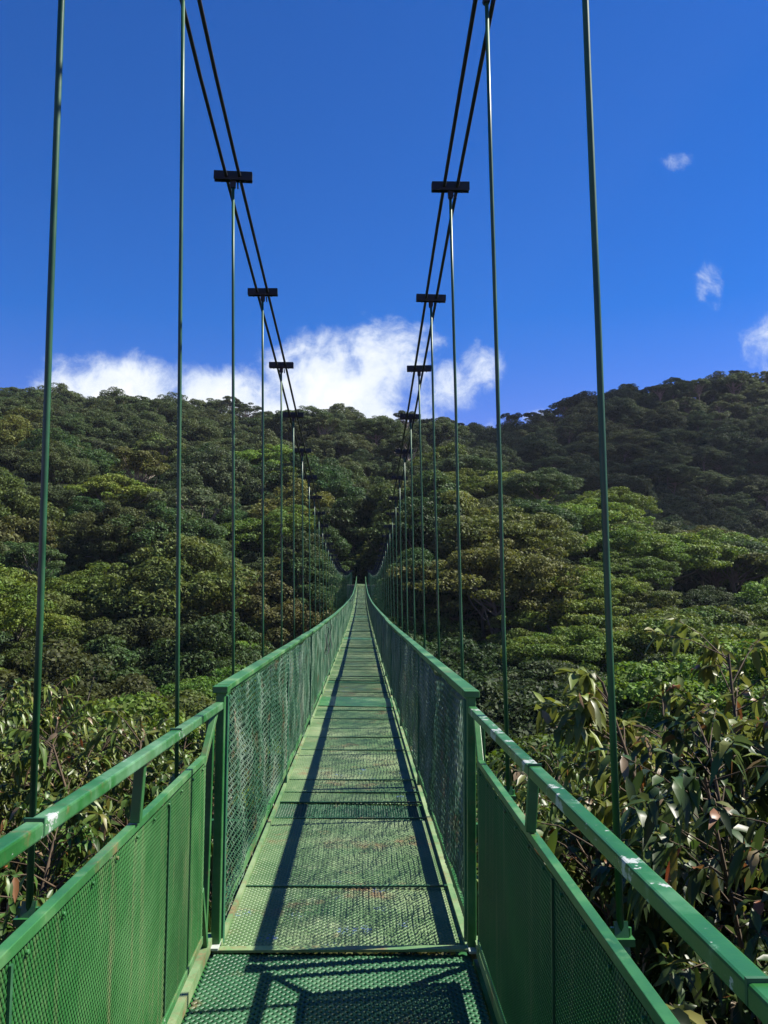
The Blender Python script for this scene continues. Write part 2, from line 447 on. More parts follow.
# heavy end posts where the mesh railing begins
for side, x in ((-1, XL), (1, XR)):
    b = MB(); b.bar(dk(x, Y0-0.01, 0.02), dk(x-side*0.0, Y0-0.01, PH-0.012), 0.038, 0.045, up=(0, 1, 0))
    b.build('end_post', M_frame, bridge, bevel=0.004)
    b = MB(); b.bar(dk(x+side*0.045, Y0-0.10, -0.12), dk(x+side*0.03, Y0-0.10, PH-0.10), 0.035, 0.035, up=(0, 1, 0))
    b.build('end_post_brace', M_frame, bridge, bevel=0.003)
    b = MB(); b.bar(dk(x-side*0.02, Y0-0.03, 0.024), dk(x+side*0.07, Y0-0.03, 0.024), 0.09, 0.012)
    b.build('base_plate', M_plate, bridge, bevel=0.002)
    b = MB(); b.bar(dk(x, Y0-0.045, PH-0.002), dk(x, Y0+0.04, PH-0.002), 0.069, 0.030)
    b.build('post_cap', M_frame, bridge, bevel=0.003)

# near railing with solid lower panels
def near_side(side, x):
    xp = x+side*(0.030 if side < 0 else 0.008)
    lift = lambda yy: (0.024 if side < 0 else 0.013)*(Y0-yy)
    dkl = lambda xx, yy, h: dk(xx, yy, h+lift(yy)*0.7)
    zt = lambda yy: dz(yy)+1.07+(x-XC)*TW+lift(yy)
    b = MB()
    b.bar((x+side*0.0, -2.2, zt(-2.2)), (x, Y0-0.05, zt(Y0)), 0.038, 0.032)
    b.build('hand_rail', M_rail if side < 0 else M_rail_worn_glare, bridge, bevel=0.005)
    for yj in ((3.05, 1.75, 0.55) if side < 0 else (2.55, 1.12, 0.2)):      # weld joints
        b = MB(); b.bar((x, yj, zt(yj)+0.0005), (x, yj+0.007, zt(yj)+0.0005), 0.0395, 0.0335)
        b.build('rail_joint', M_grate, bridge)
    h1 = 0.87; h0 = 0.15; ye = Y0-0.27
    # lower panel frame
    b = MB()
    top = [dkl(xp, -2.2, h1), dk(xp, ye, h1+0.006)]
    b.bar(top[0], top[1], 0.026, 0.024)
    b.bar(dk(xp, -2.2, h0-0.01), dk(xp, ye, h0-0.01), 0.035, 0.03)
    b.bar(dk(xp, ye-0.013, h0+0.005), dk(xp, ye-0.013, h1-0.008), 0.026, 0.026, up=(0, 1, 0))
    yb = -2.0
    while yb < ye-0.05:
        c0 = dkl(xp-side*0.012, yb, h1-0.028); b.tube([c0, c0-Vector((side*0.008, 0, 0))], 0.006, 6)
        yb += 0.21
    b.build('panel_frame', M_cap, bridge, bevel=0.002)
    # kick-up tube from the panel corner to the hand rail
    b = MB(); b.bar(dk(xp, ye-0.005, h1-0.012), dk(x+side*0.012, Y0-0.10, 1.045), 0.026, 0.026)
    for c0 in (dk(xp, ye-0.01, h1-0.02), dk(x+side*0.012, Y0-0.10, 1.045)):
        b.tube([c0-Vector((0, 0.016, 0)), c0+Vector((0, 0.016, 0.003))], [0.017, 0.013], 7)
    b.build('kick_up_tube', M_cap, bridge, bevel=0.002)
    b = MB(); b.bar(dk(xp+side*0.0, ye-0.0, 0.34), dk(x+side*0.03, Y0-0.10, 0.0), 0.03, 0.03)
    b.build('corner_brace', M_frame, bridge, bevel=0.003)
    # short posts between panel and rail
    for yp in ((2.62, 0.95, -0.7) if side < 0 else (2.62, 1.10, -0.6)):
        b = MB(); b.bar(dkl(xp-side*0.01, yp, h1+0.015 if yp != 1.10 else -0.05), dkl(x+side*0.01, yp, 1.06), 0.030, 0.030, up=(0, 1, 0))
        b.build('short_post', M_frame, bridge, bevel=0.003)
    # fine expanded sheet on a backing sheet
    L_ = ye+2.2
    V, F = expanded(L_, h1-h0-0.02, 0.015, 0.024, 0.0068, 0.0012, 0.0010)
    a = dk(xp, -2.2, h0+0.008)
    W = np.empty_like(V); W[:, 1] = V[:, 0]-2.2; W[:, 0] = xp-side*(V[:, 2]*1.0+0.0120); W[:, 2] = V[:, 1]*(1+0.7*lift(-2.2)/(h1-h0-0.02)*(1-V[:, 0]/L_))
    W[:, 2] += np.array([dk(xp, float(q), h0+0.008).z for q in np.linspace(-2.2, ye, 50)])[np.clip(((W[:, 1]+2.2)/L_*49).astype(int), 0, 49)]*0 + a.z
    zz0 = a.z; zz1 = dk(xp, ye, h0+0.008).z
    W[:, 2] += (zz1-zz0)*(W[:, 1]+2.2)/L_
    me = np_mesh('side_panel', W, F, [M_sheet]); sp = obj_of('side_panel', me, bridge)
    for yj in ((3.05, 1.70) if side < 0 else (2.3, 0.9)):
        b = MB(); b.bar(dk(xp-side*0.016, yj, h0+0.02), dkl(xp-side*0.016, yj, h1-0.02), 0.006, 0.012, up=(0, 1, 0))
        b.build('sheet_seam', M_grate, sp)
near_side(-1, XL); near_side(1, XR)

# main cables, clamps and hanger rods
ZA = 0.00143
def cable_z(y, side): 
    if y > 58: return 0.98+0.00030*(y-58)**2
    return 0.98+ZA*(y-58)**2-(0.15*max(0, 1-y/18) if side > 0 else 0)
def cable_x(y, side):
    return -1.435+0.05*min(1, max(0, (y-8)/6))+0.045*max(0, 1-max(0, y-3.8)/3) if side < 0 else 0.925+0.05*min(1, max(0, (y-8)/15))+0.06*max(0, 1-y/10)
TY0, TY1 = -4.2, 113.5
for side in (-1, 1):
    for off in (-0.072, 0.072):
        pts = []
        y = TY0
        while y <= TY1+0.01:
            pts.append((cable_x(y, side)+off, y, cable_z(y, side))); y += 1.177*2/2
        # anchored back into the bank behind each tower
        pts = [(cable_x(TY0, side)+off, TY0-9, cable_z(TY0, side)-8.0)]+pts+[(cable_x(TY1, side)+off, TY1+9, cable_z(TY1, side)-5.0)]
        b = MB(); b.tube(pts, 0.019, 8); b.build('main_cable', M_cable, bridge, smooth=True)
cl = MB()
cl.bar((-0.205, 0, 0), (0.205, 0, 0), 0.075, 0.012); cl.bar((-0.205, -0.034, -0.035), (0.205, -0.034, -0.035), 0.010, 0.095); cl.bar((-0.205, 0.034, -0.035), (0.205, 0.034, -0.035), 0.010, 0.095)
cl.bar((-0.207, 0, -0.03), (-0.197, 0, -0.03), 0.06, 0.065); cl.bar((0.197, 0, -0.03), (0.207, 0, -0.03), 0.06, 0.065)
for s in (-0.125, -0.02, 0.02, 0.125): cl.tube([(s, 0, -0.1), (s, 0, 0.022)], 0.008, 6)
cl0 = cl.build('cable_clamp', M_clamp, bridge)
sh = MB(); sh.bar((0, 0, -0.02), (0, 0, -0.13), 0.06, 0.03, up=(0, 1, 0)); sh.tube([(0.0, -0.03, -0.14), (0.0, 0.03, -0.14)], 0.03, 8); sh.tube([(0.05, 0, -0.10), (0.055, 0, -0.17)], 0.009, 6)
sh0 = sh.build('shackle', M_clamp, cl0)
br = MB(); br.add([(-0.05, -0.04, -0.03), (0.05, -0.04, -0.03), (0.05, 0.04, -0.03), (-0.05, 0.04, -0.03), (-0.05, -0.04, 0.0), (0.05, -0.04, 0.0), (0.05, 0.04, 0.0), (-0.05, 0.04, 0.0)],
                  [(0, 3, 2, 1), (4, 5, 6, 7), (0, 1, 5, 4), (1, 2, 6, 5), (2, 3, 7, 6), (3, 0, 4, 7)])
br.bar((0, -0.045, -0.10), (0, 0.0, 0.06), 0.06, 0.01, up=(0, 1, 0))
for s in (-0.035, 0.035): br.tube([(s, 0, -0.02), (s, 0, 0.035)], 0.011, 6)
br0 = br.build('rod_bracket', M_frame, bridge)
used = False
for ys in stations:
    for side in (-1, 1):
        xb = (-1.30-0.07*math.exp(-(ys-3.8)/2.5) if side < 0 else 1.065+0.04*math.exp(-(ys-3.8)/3))
        if ys < 3: xb = -1.46 if side < 0 else 1.11
        zb = dz(ys)+(0.15 if side > 0 else 0.24)
        xt = cable_x(ys, side); zt = cable_z(ys, side)
        c = cl0 if not used else cl0.copy(); h = sh0 if not used else sh0.copy(); q = br0 if not used else br0.copy()
        if used:
            for o in (c, h, q): COL.objects.link(o)
            c.parent = bridge; h.parent = c; q.parent = bridge
        used = True
        c.location = (xt, ys, zt+0.045); c.rotation_euler = (math.atan(2*ZA*(ys-58))*0.0, rnd.uniform(-0.03, 0.03), rnd.uniform(-0.04, 0.04))
        q.location = (xb, ys, zb); q.rotation_euler = (0, 0, 0)
        # outrigger up to the bracket
        b = MB(); 
        nseg = 5
        pts = []
        for i in range(nseg+1):
            t = i/nseg; bow = math.sin(math.pi*t)*rnd.uniform(-0.004, 0.004)
            pts.append((xb+(xt-xb)*t+bow, ys, zb+(zt-0.10-zb)*t))
        b.tube(pts, 0.0155 if ys < 25 else (0.012 if ys < 60 else 0.008), 8); 
        r_ = b.build('hanger_rod', M_rod, bridge, smooth=True)
        b = MB(); b.bar((xb, ys, zb-0.03), (xb, ys, dz(ys)-0.13), 0.05, 0.05, up=(0, 1, 0)); b.build('bracket_stub', M_frame, q).matrix_parent_inverse = Matrix.Translation(Vector(q.location)).inverted()
# loose wire loops on the left railing
for yy in (14.5, 16.0):
    pts = []
    for i in range(14):
        t = i/13*2*math.pi*0.85
        pts.append((XL+0.07+0.02*math.sin(3*t), yy+0.55*math.sin(t), dz(yy)+0.86+0.22*math.cos(t)))
    b = MB(); b.tube(pts, 0.006, 5); b.build('loose_wire', M_cable, bridge, smooth=True)

# towers at each end
for ty, nm in ((TY0, 'near'), (TY1, 'far')):
    t = empty('tower', (0, 0, 0)); t.parent = bridge
    for side in (-1, 1):
        xx = cable_x(ty, side); zt = cable_z(ty, side)
        b = MB(); b.bar((xx, ty, -3.6 if nm == 'near' else -2.5), (xx, ty, zt-0.05), 0.30, 0.30, up=(0, 1, 0)); b.build('tower_leg', M_tower, t, bevel=0.01)
        b = MB(); b.bar((xx-0.35, ty, zt-0.03), (xx+0.35, ty, zt-0.03), 0.4, 0.05); b.build('saddle_plate', M_clamp, t)
    b = MB(); xa, xb_ = cable_x(ty, -1), cable_x(ty, 1); zt = min(cable_z(ty, -1), cable_z(ty, 1))-0.5
    b.bar((xa, ty, zt), (xb_, ty, zt), 0.2, 0.25); b.bar((xa, ty, zt-1.6), (xb_, ty, zt), 0.06, 0.06); b.bar((xb_, ty, zt-1.6), (xa, ty, zt), 0.06, 0.06, up=(0, 1, 0))
    if nm == 'near': b.build('cross_beam', M_tower, t)
# concrete landing at each end
b = MB(); b.bar((XC, -8.0, -2.35), (XC, -2.25, -2.35), 3.4, 1.4); o = b.build('landing_slab', M_conc, None, bevel=0.03); tag(o, 'weathered concrete landing at the near end of the footbridge', 'landing')
b = MB(); b.bar((XC, 112.2, -0.85), (XC, 120, -0.85), 3.6, 1.7); o = b.build('landing_slab', M_conc, None, bevel=0.03); tag(o, 'weathered concrete landing at the forest end of the footbridge', 'landing')

# ------------------------------------------------------------------ terrain
UK = np.array([-1.2, -0.6, -0.42, -0.2, -0.07, 0.0, 0.07, 0.2, 0.32, 0.45, 0.7, 1.2])
DKN = np.array([0, 20, 35, 50, 70, 90, 110, 130, 160, 200, 250, 300, 360, 450, 700])
Q = np.array([
 [0, -.28, -.15, -.08, 0.00, .06, .10, .135, .175, .215, .242, .260, .22, .15, .05],
 [0, -.30, -.17, -.10, -.02, .04, .08, .12, .160, .198, .220, .234, .20, .15, .05],
 [0, -.30, -.19, -.12, -.045, .015, .06, .10, .14, .183, .208, .222, .18, .13, .04],
 [0, -.32, -.20, -.14, -.08, -.02, .035, .08, .12, .168, .194, .206, .16, .12, .04],
 [0, -.40, -.28, -.20, -.13, -.07, .01, .060, .11, .155, .184, .194, .145, .10, .03],
 [0, -.45, -.34, -.25, -.18, -.12, .00, .055, .11, .155, .185, .194, .145, .10, .03],
 [0, -.40, -.28, -.20, -.13, -.07, .01, .055, .10, .145, .178, .191, .155, .10, .03],
 [0, -.32, -.21, -.15, -.085, -.025, .025, .068, .112, .105, .125, .170, .206, .18, .05],
 [0, -.31, -.20, -.145, -.085, -.04, .005, .045, .080, .065, .095, .165, .228, .225, .06],
 [0, -.30, -.20, -.14, -.085, -.05, -.01, .020, .052, .030, .075, .165, .252, .255, .07],
 [0, -.28, -.18, -.13, -.08, -.05, -.02, .01, .03, .02, .075, .150, .245, .28, .09],
 [0, -.25, -.16, -.11, -.07, -.05, -.03, -.01, .01, .00, .07, .16, .27, .32, .12]])
def interp2(u, d):
    u = np.clip(u, UK[0], UK[-1]); d = np.clip(d, 0, DKN[-1])
    i = np.clip(np.searchsorted(UK, u)-1, 0, len(UK)-2); j = np.clip(np.searchsorted(DKN, d)-1, 0, len(DKN)-2)
    a = (u-UK[i])/(UK[i+1]-UK[i]); b = (d-DKN[j])/(DKN[j+1]-DKN[j]); a = a*a*(3-2*a)
    return (Q[i, j]*(1-a)*(1-b)+Q[i+1, j]*a*(1-b)+Q[i, j+1]*(1-a)*b+Q[i+1, j+1]*a*b)
def wob(x, y):
    return (np.sin(x*0.061+1.3)*np.cos(y*0.053+0.4)+0.6*np.sin(x*0.13+y*0.09)+0.4*np.cos(x*0.21-y*0.17+2))
def canopy(x, y):
    x = np.asarray(x, float); y = np.asarray(y, float)
    d = np.maximum(y, 1.0); u = x/np.maximum(y, 12.0)
    return interp2(u, d)*d+wob(x, y)*np.clip((d-40)/60, 0, 1)*1.6*np.clip(1.6-d/300, 0.4, 1)
def ground(x, y):
    x = np.asarray(x, float); y = np.asarray(y, float)
    g = canopy(x, y)-10.5
    # near bank on which the bridge head stands
    nb = -3.3-0.30*np.maximum(y-1.0, 0)-0.06*np.maximum(np.abs(x)-2.5, 0)*np.clip(y/8, 0, 1)+0.15*np.sin(x*0.9)*np.cos(y*0.7)+np.where(x > 3, 0.10*(x-3), 0)*np.clip(1-y/15, 0, 1)
    w = np.clip((y-12)/14, 0, 1); w = w*w*(3-2*w)
    z = nb*(1-w)+np.minimum(g, 100)*w
    # far abutment
    r = np.hypot(np.maximum(np.abs(x-XC)-1.5, 0), np.maximum(112.5-y, 0)+np.maximum(y-122, 0))
    k = np.clip(1-r/7.0, 0, 1); k = k*k*(3-2*k)
    z = z*(1-k)+(-1.2+0*z)*k
    # general slope meets the landing behind it
    return z
nx, ny = 190, 210
tx = np.sign(np.linspace(-1, 1, nx))*(np.abs(np.linspace(-1, 1, nx))**2.0)*900
ty = np.concatenate([np.linspace(-60, 0, 16)[:-1], (np.linspace(0, 1, ny-15)**1.8)*1400])
X, Y = np.meshgrid(tx, ty); Z = ground(X, Y)
Z = np.where(Y > 700, Z-(Y-700)*0.05, Z)
V = np.stack([X, Y, Z], -1).reshape(-1, 3); W_ = len(tx); H_ = len(ty)
idx = np.arange(W_*H_).reshape(H_, W_)
F = np.stack([idx[:-1, :-1], idx[:-1, 1:], idx[1:, 1:], idx[1:, :-1]], -1).reshape(-1, 4)
g = obj_of('terrain', np_mesh('terrain', V, F, [M_ground], smooth=True)); tag(g, kind='structure')

# ------------------------------------------------------------------ trees
def leaves_mesh(name, P, Nn, size, aspect, rs, mat, curl=0.25):
    """rhombic leaf sprays: centre P, facing Nn, random spin"""
    n = len(P)
    t = rs.normal(size=(n, 3)); t -= (t*Nn).sum(1, keepdims=True)*Nn; t /= np.linalg.norm(t, axis=1, keepdims=True)+1e-9
    b = np.cross(Nn, t); s = size[:, None]
    v0 = P-t*s*0.5; v2 = P+t*s*0.5-Nn*s*curl*0.3; v1 = P+b*s*aspect*0.5+Nn*s*curl*0.15; v3 = P-b*s*aspect*0.5+Nn*s*curl*0.15
    V = np.stack([v0, v1, v2, v3], 1).reshape(-1, 3)
    F = np.arange(n*4).reshape(-1, 4)
    return np_mesh(name, V, F, [mat])

def unit(rs, n, up=0.0):
    v = rs.normal(size=(n, 3)); v[:, 2] += up; return v/np.linalg.norm(v, axis=1, keepdims=True)

def make_tree(kind, seed, nleaf=13000):
    """returns (root, trunk, crown) of a template tree of unit design size in metres"""
    rs = np.random.RandomState(seed); rg = random.Random(seed)
    if kind == 'umbrella':   Hh, Rr, cb, flat, ncl, cr, cf, ls, nm = 11.0, 5.6, 7.0, 0.34, 75, 1.15, 0.36, 0.27, 'umbrella_tree'
    elif kind == 'round':    Hh, Rr, cb, flat, ncl, cr, cf, ls, nm = 12.0, 4.8, 4.5, 0.75, 95, 1.05, 0.62, 0.30, 'broadleaf_tree'
    elif kind == 'tall':     Hh, Rr, cb, flat, ncl, cr, cf, ls, nm = 15.0, 4.0, 4.5, 1.15, 95, 1.0, 0.60, 0.30, 'tall_tree'
    elif kind == 'wideround': Hh, Rr, cb, flat, ncl, cr, cf, ls, nm = 17.0, 7.4, 6.0, 0.80, 250, 1.15, 0.65, 0.31, 'broadleaf_tree'
    elif kind == 'wideumbrella': Hh, Rr, cb, flat, ncl, cr, cf, ls, nm = 13.5, 7.8, 8.0, 0.42, 210, 1.15, 0.40, 0.28, 'umbrella_tree'
    else:                    Hh, Rr, cb, flat, ncl, cr, cf, ls, nm = 14.0, 4.3, 9.0, 0.50, 34, 1.0, 0.40, 0.27, 'open_tree'
    # lobes: several sub crowns give an uneven outline
    C = []; 
    lobes = []
    nl = rg.randint(4, 6) if Rr < 7 else rg.randint(7, 9)
    for i in range(nl):
        a = 2*math.pi*(i+rg.uniform(-.3, .3))/nl; rr = Rr*rg.uniform(0.42, 0.62)
        lobes.append((rr*math.cos(a), rr*math.sin(a), rg.uniform(-0.9, 0.5)*flat*1.3, Rr*rg.uniform(0.42, 0.6)))
    lobes.append((rg.uniform(-.5, .5), rg.uniform(-.5, .5), Rr*flat*0.35, Rr*0.55))
    zc = cb+Rr*flat*0.35
    for i in range(ncl):
        lx, ly, lz, lr = lobes[rg.randrange(len(lobes))]
        v = unit(rs, 1, 0.75 if kind != 'tall' else 0.35)[0]
        r = lr*rg.uniform(0.72, 1.06)
        C.append((lx+v[0]*r, ly+v[1]*r, zc+lz+v[2]*r*flat*1.25, cr*rg.uniform(0.55, 1.25)))
    C = np.array(C)
    wts = C[:, 3]**2; wts /= wts.sum()
    ci = rs.choice(len(C), size=nleaf, p=wts)
    v = unit(rs, nleaf, 0.45); rad = rs.uniform(0.55, 1.08, nleaf)**0.7*C[ci, 3]
    P = C[ci, :3]+v*np.stack([rad, rad, rad*cf], 1)
    Nn = v*0.55+unit(rs, nleaf)*0.75+np.array([0, 0, 0.55]); Nn /= np.linalg.norm(Nn, axis=1, keepdims=True)
    size = ls*rs.uniform(0.6, 1.35, nleaf)
    crown_me = leaves_mesh('crown', P, Nn, size, 0.55, rs, M_leaf)
    # trunk with limbs reaching the clumps
    b = MB(); base_r = 0.26 if kind != 'open' else 0.2
    bend = [(rg.uniform(-.35, .35), rg.uniform(-.35, .35)) for _ in range(5)]
    tp = [Vector((bend[i][0]*i/2, bend[i][1]*i/2, -1.5+(zc+1.3)*i/4)) for i in range(5)]
    b.tube(tp, [base_r*1.3, base_r, base_r*0.8, base_r*0.6, base_r*0.35], 7)
    order = list(range(len(C))); rg.shuffle(order)
    for i in order[:18 if kind != 'open' else 24]:
        c = Vector(C[i, :3]); t0 = tp[rg.choice([2, 3, 3])].lerp(tp[rg.choice([3, 4])], rg.uniform(0, .8))
        mid = t0.lerp(c, 0.5)+Vector((rg.uniform(-.3, .3), rg.uniform(-.3, .3), -0.35))
        b.tube([t0, mid, c-Vector((0, 0, 0.1))], [0.10, 0.06, 0.02], 5, cap=False)
    root = empty(nm)
    trunk = b.build('trunk', M_bark, root, smooth=True)
    crown = obj_of('crown', crown_me, root)
    return root, trunk, crown, Hh

kinds = [('umbrella', 1), ('umbrella', 2), ('round', 3), ('round', 4), ('wideround', 8), ('tall', 5), ('open', 6), ('open', 7), ('wideround', 9), ('wideumbrella', 10), ('wideumbrella', 12), ('wideround', 14)]
tmpl = [make_tree(k, s, {'open': 8000, 'wideround': 48000, 'wideumbrella': 42000}.get(k, 20000)) for k, s in kinds]
kidx = {'umbrella': [0, 1], 'round': [2, 3], 'tall': [5], 'open': [6, 7]}
wide = {'umbrella': [9, 10], 'round': [4, 8, 11]}
tints = {'olive': (0.084, 0.108, 0.024), 'bright green': (0.102, 0.168, 0.026), 'brownish': (0.082, 0.094, 0.027),
         'deep green': (0.044, 0.082, 0.022), 'grey-green': (0.080, 0.110, 0.046)}

cands = []
rs = np.random.RandomState(21)
rows = []
yy_ = 24.0
while yy_ < 400:
    rows.append((yy_, 10.5 if yy_ > 50 else 7.5, 'major')); yy_ += 9.8 if yy_ > 50 else 7.5
yy_ = 26.0
while yy_ < 400:
    rows.append((yy_, 7.2, 'minor')); yy_ += 7.2
for (y, step, layer) in rows:
    umin, umax = -0.92, 0.95
    x = umin*y-8
    while x < umax*y+12:
        px_ = x+rs.uniform(-.42, .42)*step; py_ = y+rs.uniform(-.42, .42)*step
        x += step
        u = px_/py_
        sc = rs.uniform(0.75, 1.45) if layer == 'major' else rs.uniform(0.55, 0.9)
        if py_ < 45: sc *= 0.72
        top = float(canopy(px_, py_))
        # skip what lies well behind the ridge line
        if u < 0.1 and py_ > 325: continue
        if py_ > 300+160*max(0, u-0.1)+60: continue
        # species by place
        r = rs.rand()
        ridge = py_ > (265 if u < 0.12 else 320)
        if ridge: kind = 'open' if r < 0.34 else ('tall' if r < 0.55 else 'round')
        elif u > 0.1 and py_ < 200: kind = 'umbrella' if r < 0.70 else ('round' if r < 0.92 else 'tall')
        elif py_ < 75: kind = 'umbrella' if r < 0.55 else 'round'
        elif u > 0.1: kind = 'umbrella' if r < 0.4 else ('round' if r < 0.8 else 'tall')
        else: kind = 'umbrella' if r < 0.20 else ('round' if r < 0.74 else ('tall' if r < 0.88 else 'open'))
        r = rs.rand()
        if kind == 'umbrella': tint = 'bright green' if r < 0.6 else ('olive' if r < 0.85 else 'deep green')
        elif u < 0.02: tint = 'olive' if r < 0.42 else ('brownish' if r < 0.58 else ('deep green' if r < 0.88 else 'grey-green'))
        elif py_ > 215: tint = 'deep green' if r < 0.7 else 'grey-green'
        else: tint = 'grey-green' if r < 0.3 else ('olive' if r < 0.65 else ('deep green' if r < 0.85 else 'bright green'))
        pool = wide[kind] if (kind in wide and layer == 'major' and py_ > 42 and rs.rand() < 0.78) else kidx[kind]
        ti = pool[rs.randint(len(pool))]
        if pool is kidx[kind] and layer == 'major': sc *= 1.15
        H = tmpl[ti][3]*sc
        if ridge: top += rs.uniform(-3, 2.5)
        z = top-H+(rs.uniform(-2.8, 4.5 if py_ < 120 else 6.0) if layer == 'major' else rs.uniform(-5.0, -1.5))
        gz = float(ground(px_, py_))
        z = min(max(z, gz-6.0), gz+0.3)
        # keep the bridge corridor and its far end clear
        if abs(px_) < 4.5 and 112 < py_ < 136: continue
        cr = (5.0 if pool is kidx[kind] else 7.8)*sc
        if abs(px_) < cr+1.6 and py_ < 124:
            lim = dz(min(py_, 111))-1.2
            if z+H > lim:
                if z+H-lim < 3.5: z = lim-H
                else: continue
        cands.append((px_, py_, z, sc, ti, kind, tint, rs.uniform(0, 6.28)))
# tall shading trees either side of the far bridge end
for (px_, py_, sc, kind, tint, dzz) in ((-6.4, 105, 1.0, 'tall', 'deep green', 6), (6.3, 104, 1.05, 'tall', 'deep green', 6), (-7.0, 109.5, 1.15, 'tall', 'deep green', 4), (6.8, 109, 1.2, 'tall', 'deep green', 4), (12.5, 112, 1.5, 'tall', 'olive', 4), (10.5, 120, 1.5, 'tall', 'deep green', 4), (9.0, 126, 1.45, 'tall', 'deep green', 3), (5.5, 121.5, 1.25, 'tall', 'deep green', 2), (14, 127, 1.5, 'tall', 'olive', 2), (6.5, 133, 1.5, 'tall', 'deep green', 2), (-6.6, 113, 1.0, 'tall', 'deep green', -2), (-8.5, 121, 1.1, 'round', 'olive', -2), (6.8, 112, 1.0, 'tall', 'deep green', -2), (8.2, 119, 1.15, 'tall', 'deep green', -1.5),
                               (-5.2, 127, 1.1, 'tall', 'deep green', -1.5), (12.5, 114, 1.1, 'round', 'deep green', -3), (-12.5, 113, 1.0, 'round', 'brownish', -4),
                               (-0.5, 138, 1.35, 'tall', 'deep green', 0), (3.5, 140, 1.5, 'tall', 'deep green', 1), (10.5, 134, 1.6, 'tall', 'deep green', 2), (-4.6, 120, 1.1, 'tall', 'deep green', 0), (-7, 132, 1.1, 'round', 'brownish', 0), (8, 131, 1.2, 'tall', 'deep green', 0), (13.5, 122, 1.15, 'tall', 'deep green', -2)):
    cands.append((px_, py_, float(ground(px_, py_))+dzz*0.4, sc, kidx[kind][0], kind, tint, rs.uniform(0, 6.28)))

def vis_size(c):
    x_, y_, z_ = c[0], c[1], c[2]; H = tmpl[c[4]][3]*c[3]
    px_, py_, d_ = proj((x_, y_, z_+H*0.8))
    if px_ < -60 or px_ > 830: return 0
    return (c[3]*10/d_)**2
cands.sort(key=lambda c: -vis_size(c))
NIND = 290
ind, rest = cands[:NIND], cands[NIND:]

kindword = {'umbrella': 'umbrella-crowned tree', 'round': 'round-crowned tree', 'tall': 'tall narrow tree', 'open': 'open-crowned tree'}
def column(px_):
    for lim, s in ((45, 'left of the first left rod'), (178, 'between left rods one and two'), (233, 'between left rods two and three'), (300, 'just past the third left rod'),
                   (362, 'left of the bridge end'), (412, 'right of the bridge end'), (462, 'before the third right rod'), (505, 'between right rods three and two'), (603, 'between right rods two and one')):
        if px_ < lim: return s
    return 'right of the first right rod'
def band(py_):
    for lim, s in ((430, 'on the skyline'), (480, 'high up the slope'), (530, 'halfway up the slope'), (590, 'low on the slope'), (650, 'at the slope foot')):
        if py_ < lim: return s
    return 'in the valley'
ORD = ['first', 'second', 'third', 'fourth', 'fifth', 'sixth', 'seventh', 'eighth', 'ninth', 'tenth', 'eleventh', 'twelfth']
info = []
for c in ind:
    H = tmpl[c[4]][3]*c[3]; q = proj((c[0], c[1], c[2]+H*0.88)); info.append((f'{c[6]} {kindword[c[5]]} {band(q[1])}', column(q[0]), q[0]))
groups = {}
for i, (a, b_, px_) in enumerate(info): groups.setdefault((a, b_), []).append((px_, i))
labels = {}
for (a, b_), lst in groups.items():
    lst.sort()
    for k, (px_, i) in enumerate(lst):
        if len(lst) == 1: labels[i] = f'{a}, {b_}'
        else:
            a2 = a.replace('up the slope', 'upslope').replace('on the slope', 'on slope').replace('at the slope foot', 'at slope foot').replace('on the skyline', 'on skyline').replace('in the valley', 'in valley')
            b2 = b_.replace('of the ', 'of ').replace('the ', '')
            labels[i] = f'{a2}, {b2}, {ORD[min(k, 11)]} from left'
seen_t = set()
def finish(root, crown, c, lab):
    root.location = (c[0], c[1], c[2]); root.rotation_euler = (0, 0, c[7]); root.scale = (c[3], c[3], c[3]*(0.92+0.16*((c[7]*7) % 1)))
    col = tints[c[6]]; j = 0.85+0.3*((c[7]*13.7) % 1)
    crown.color = (col[0]*j, col[1]*j, col[2]*j, 1)
    tag(root, lab, 'tree', 'forest trees on the hillsides')
for i, c in enumerate(ind):
    root, trunk, crown, H = tmpl[c[4]]
    if c[4] in seen_t:
        root2 = root.copy(); COL.objects.link(root2)
        t2 = trunk.copy(); COL.objects.link(t2); t2.parent = root2
        c2 = crown.copy(); COL.objects.link(c2); c2.parent = root2
        finish(root2, c2, c, labels[i])
    else:
        seen_t.add(c[4]); finish(root, crown, c, labels[i])

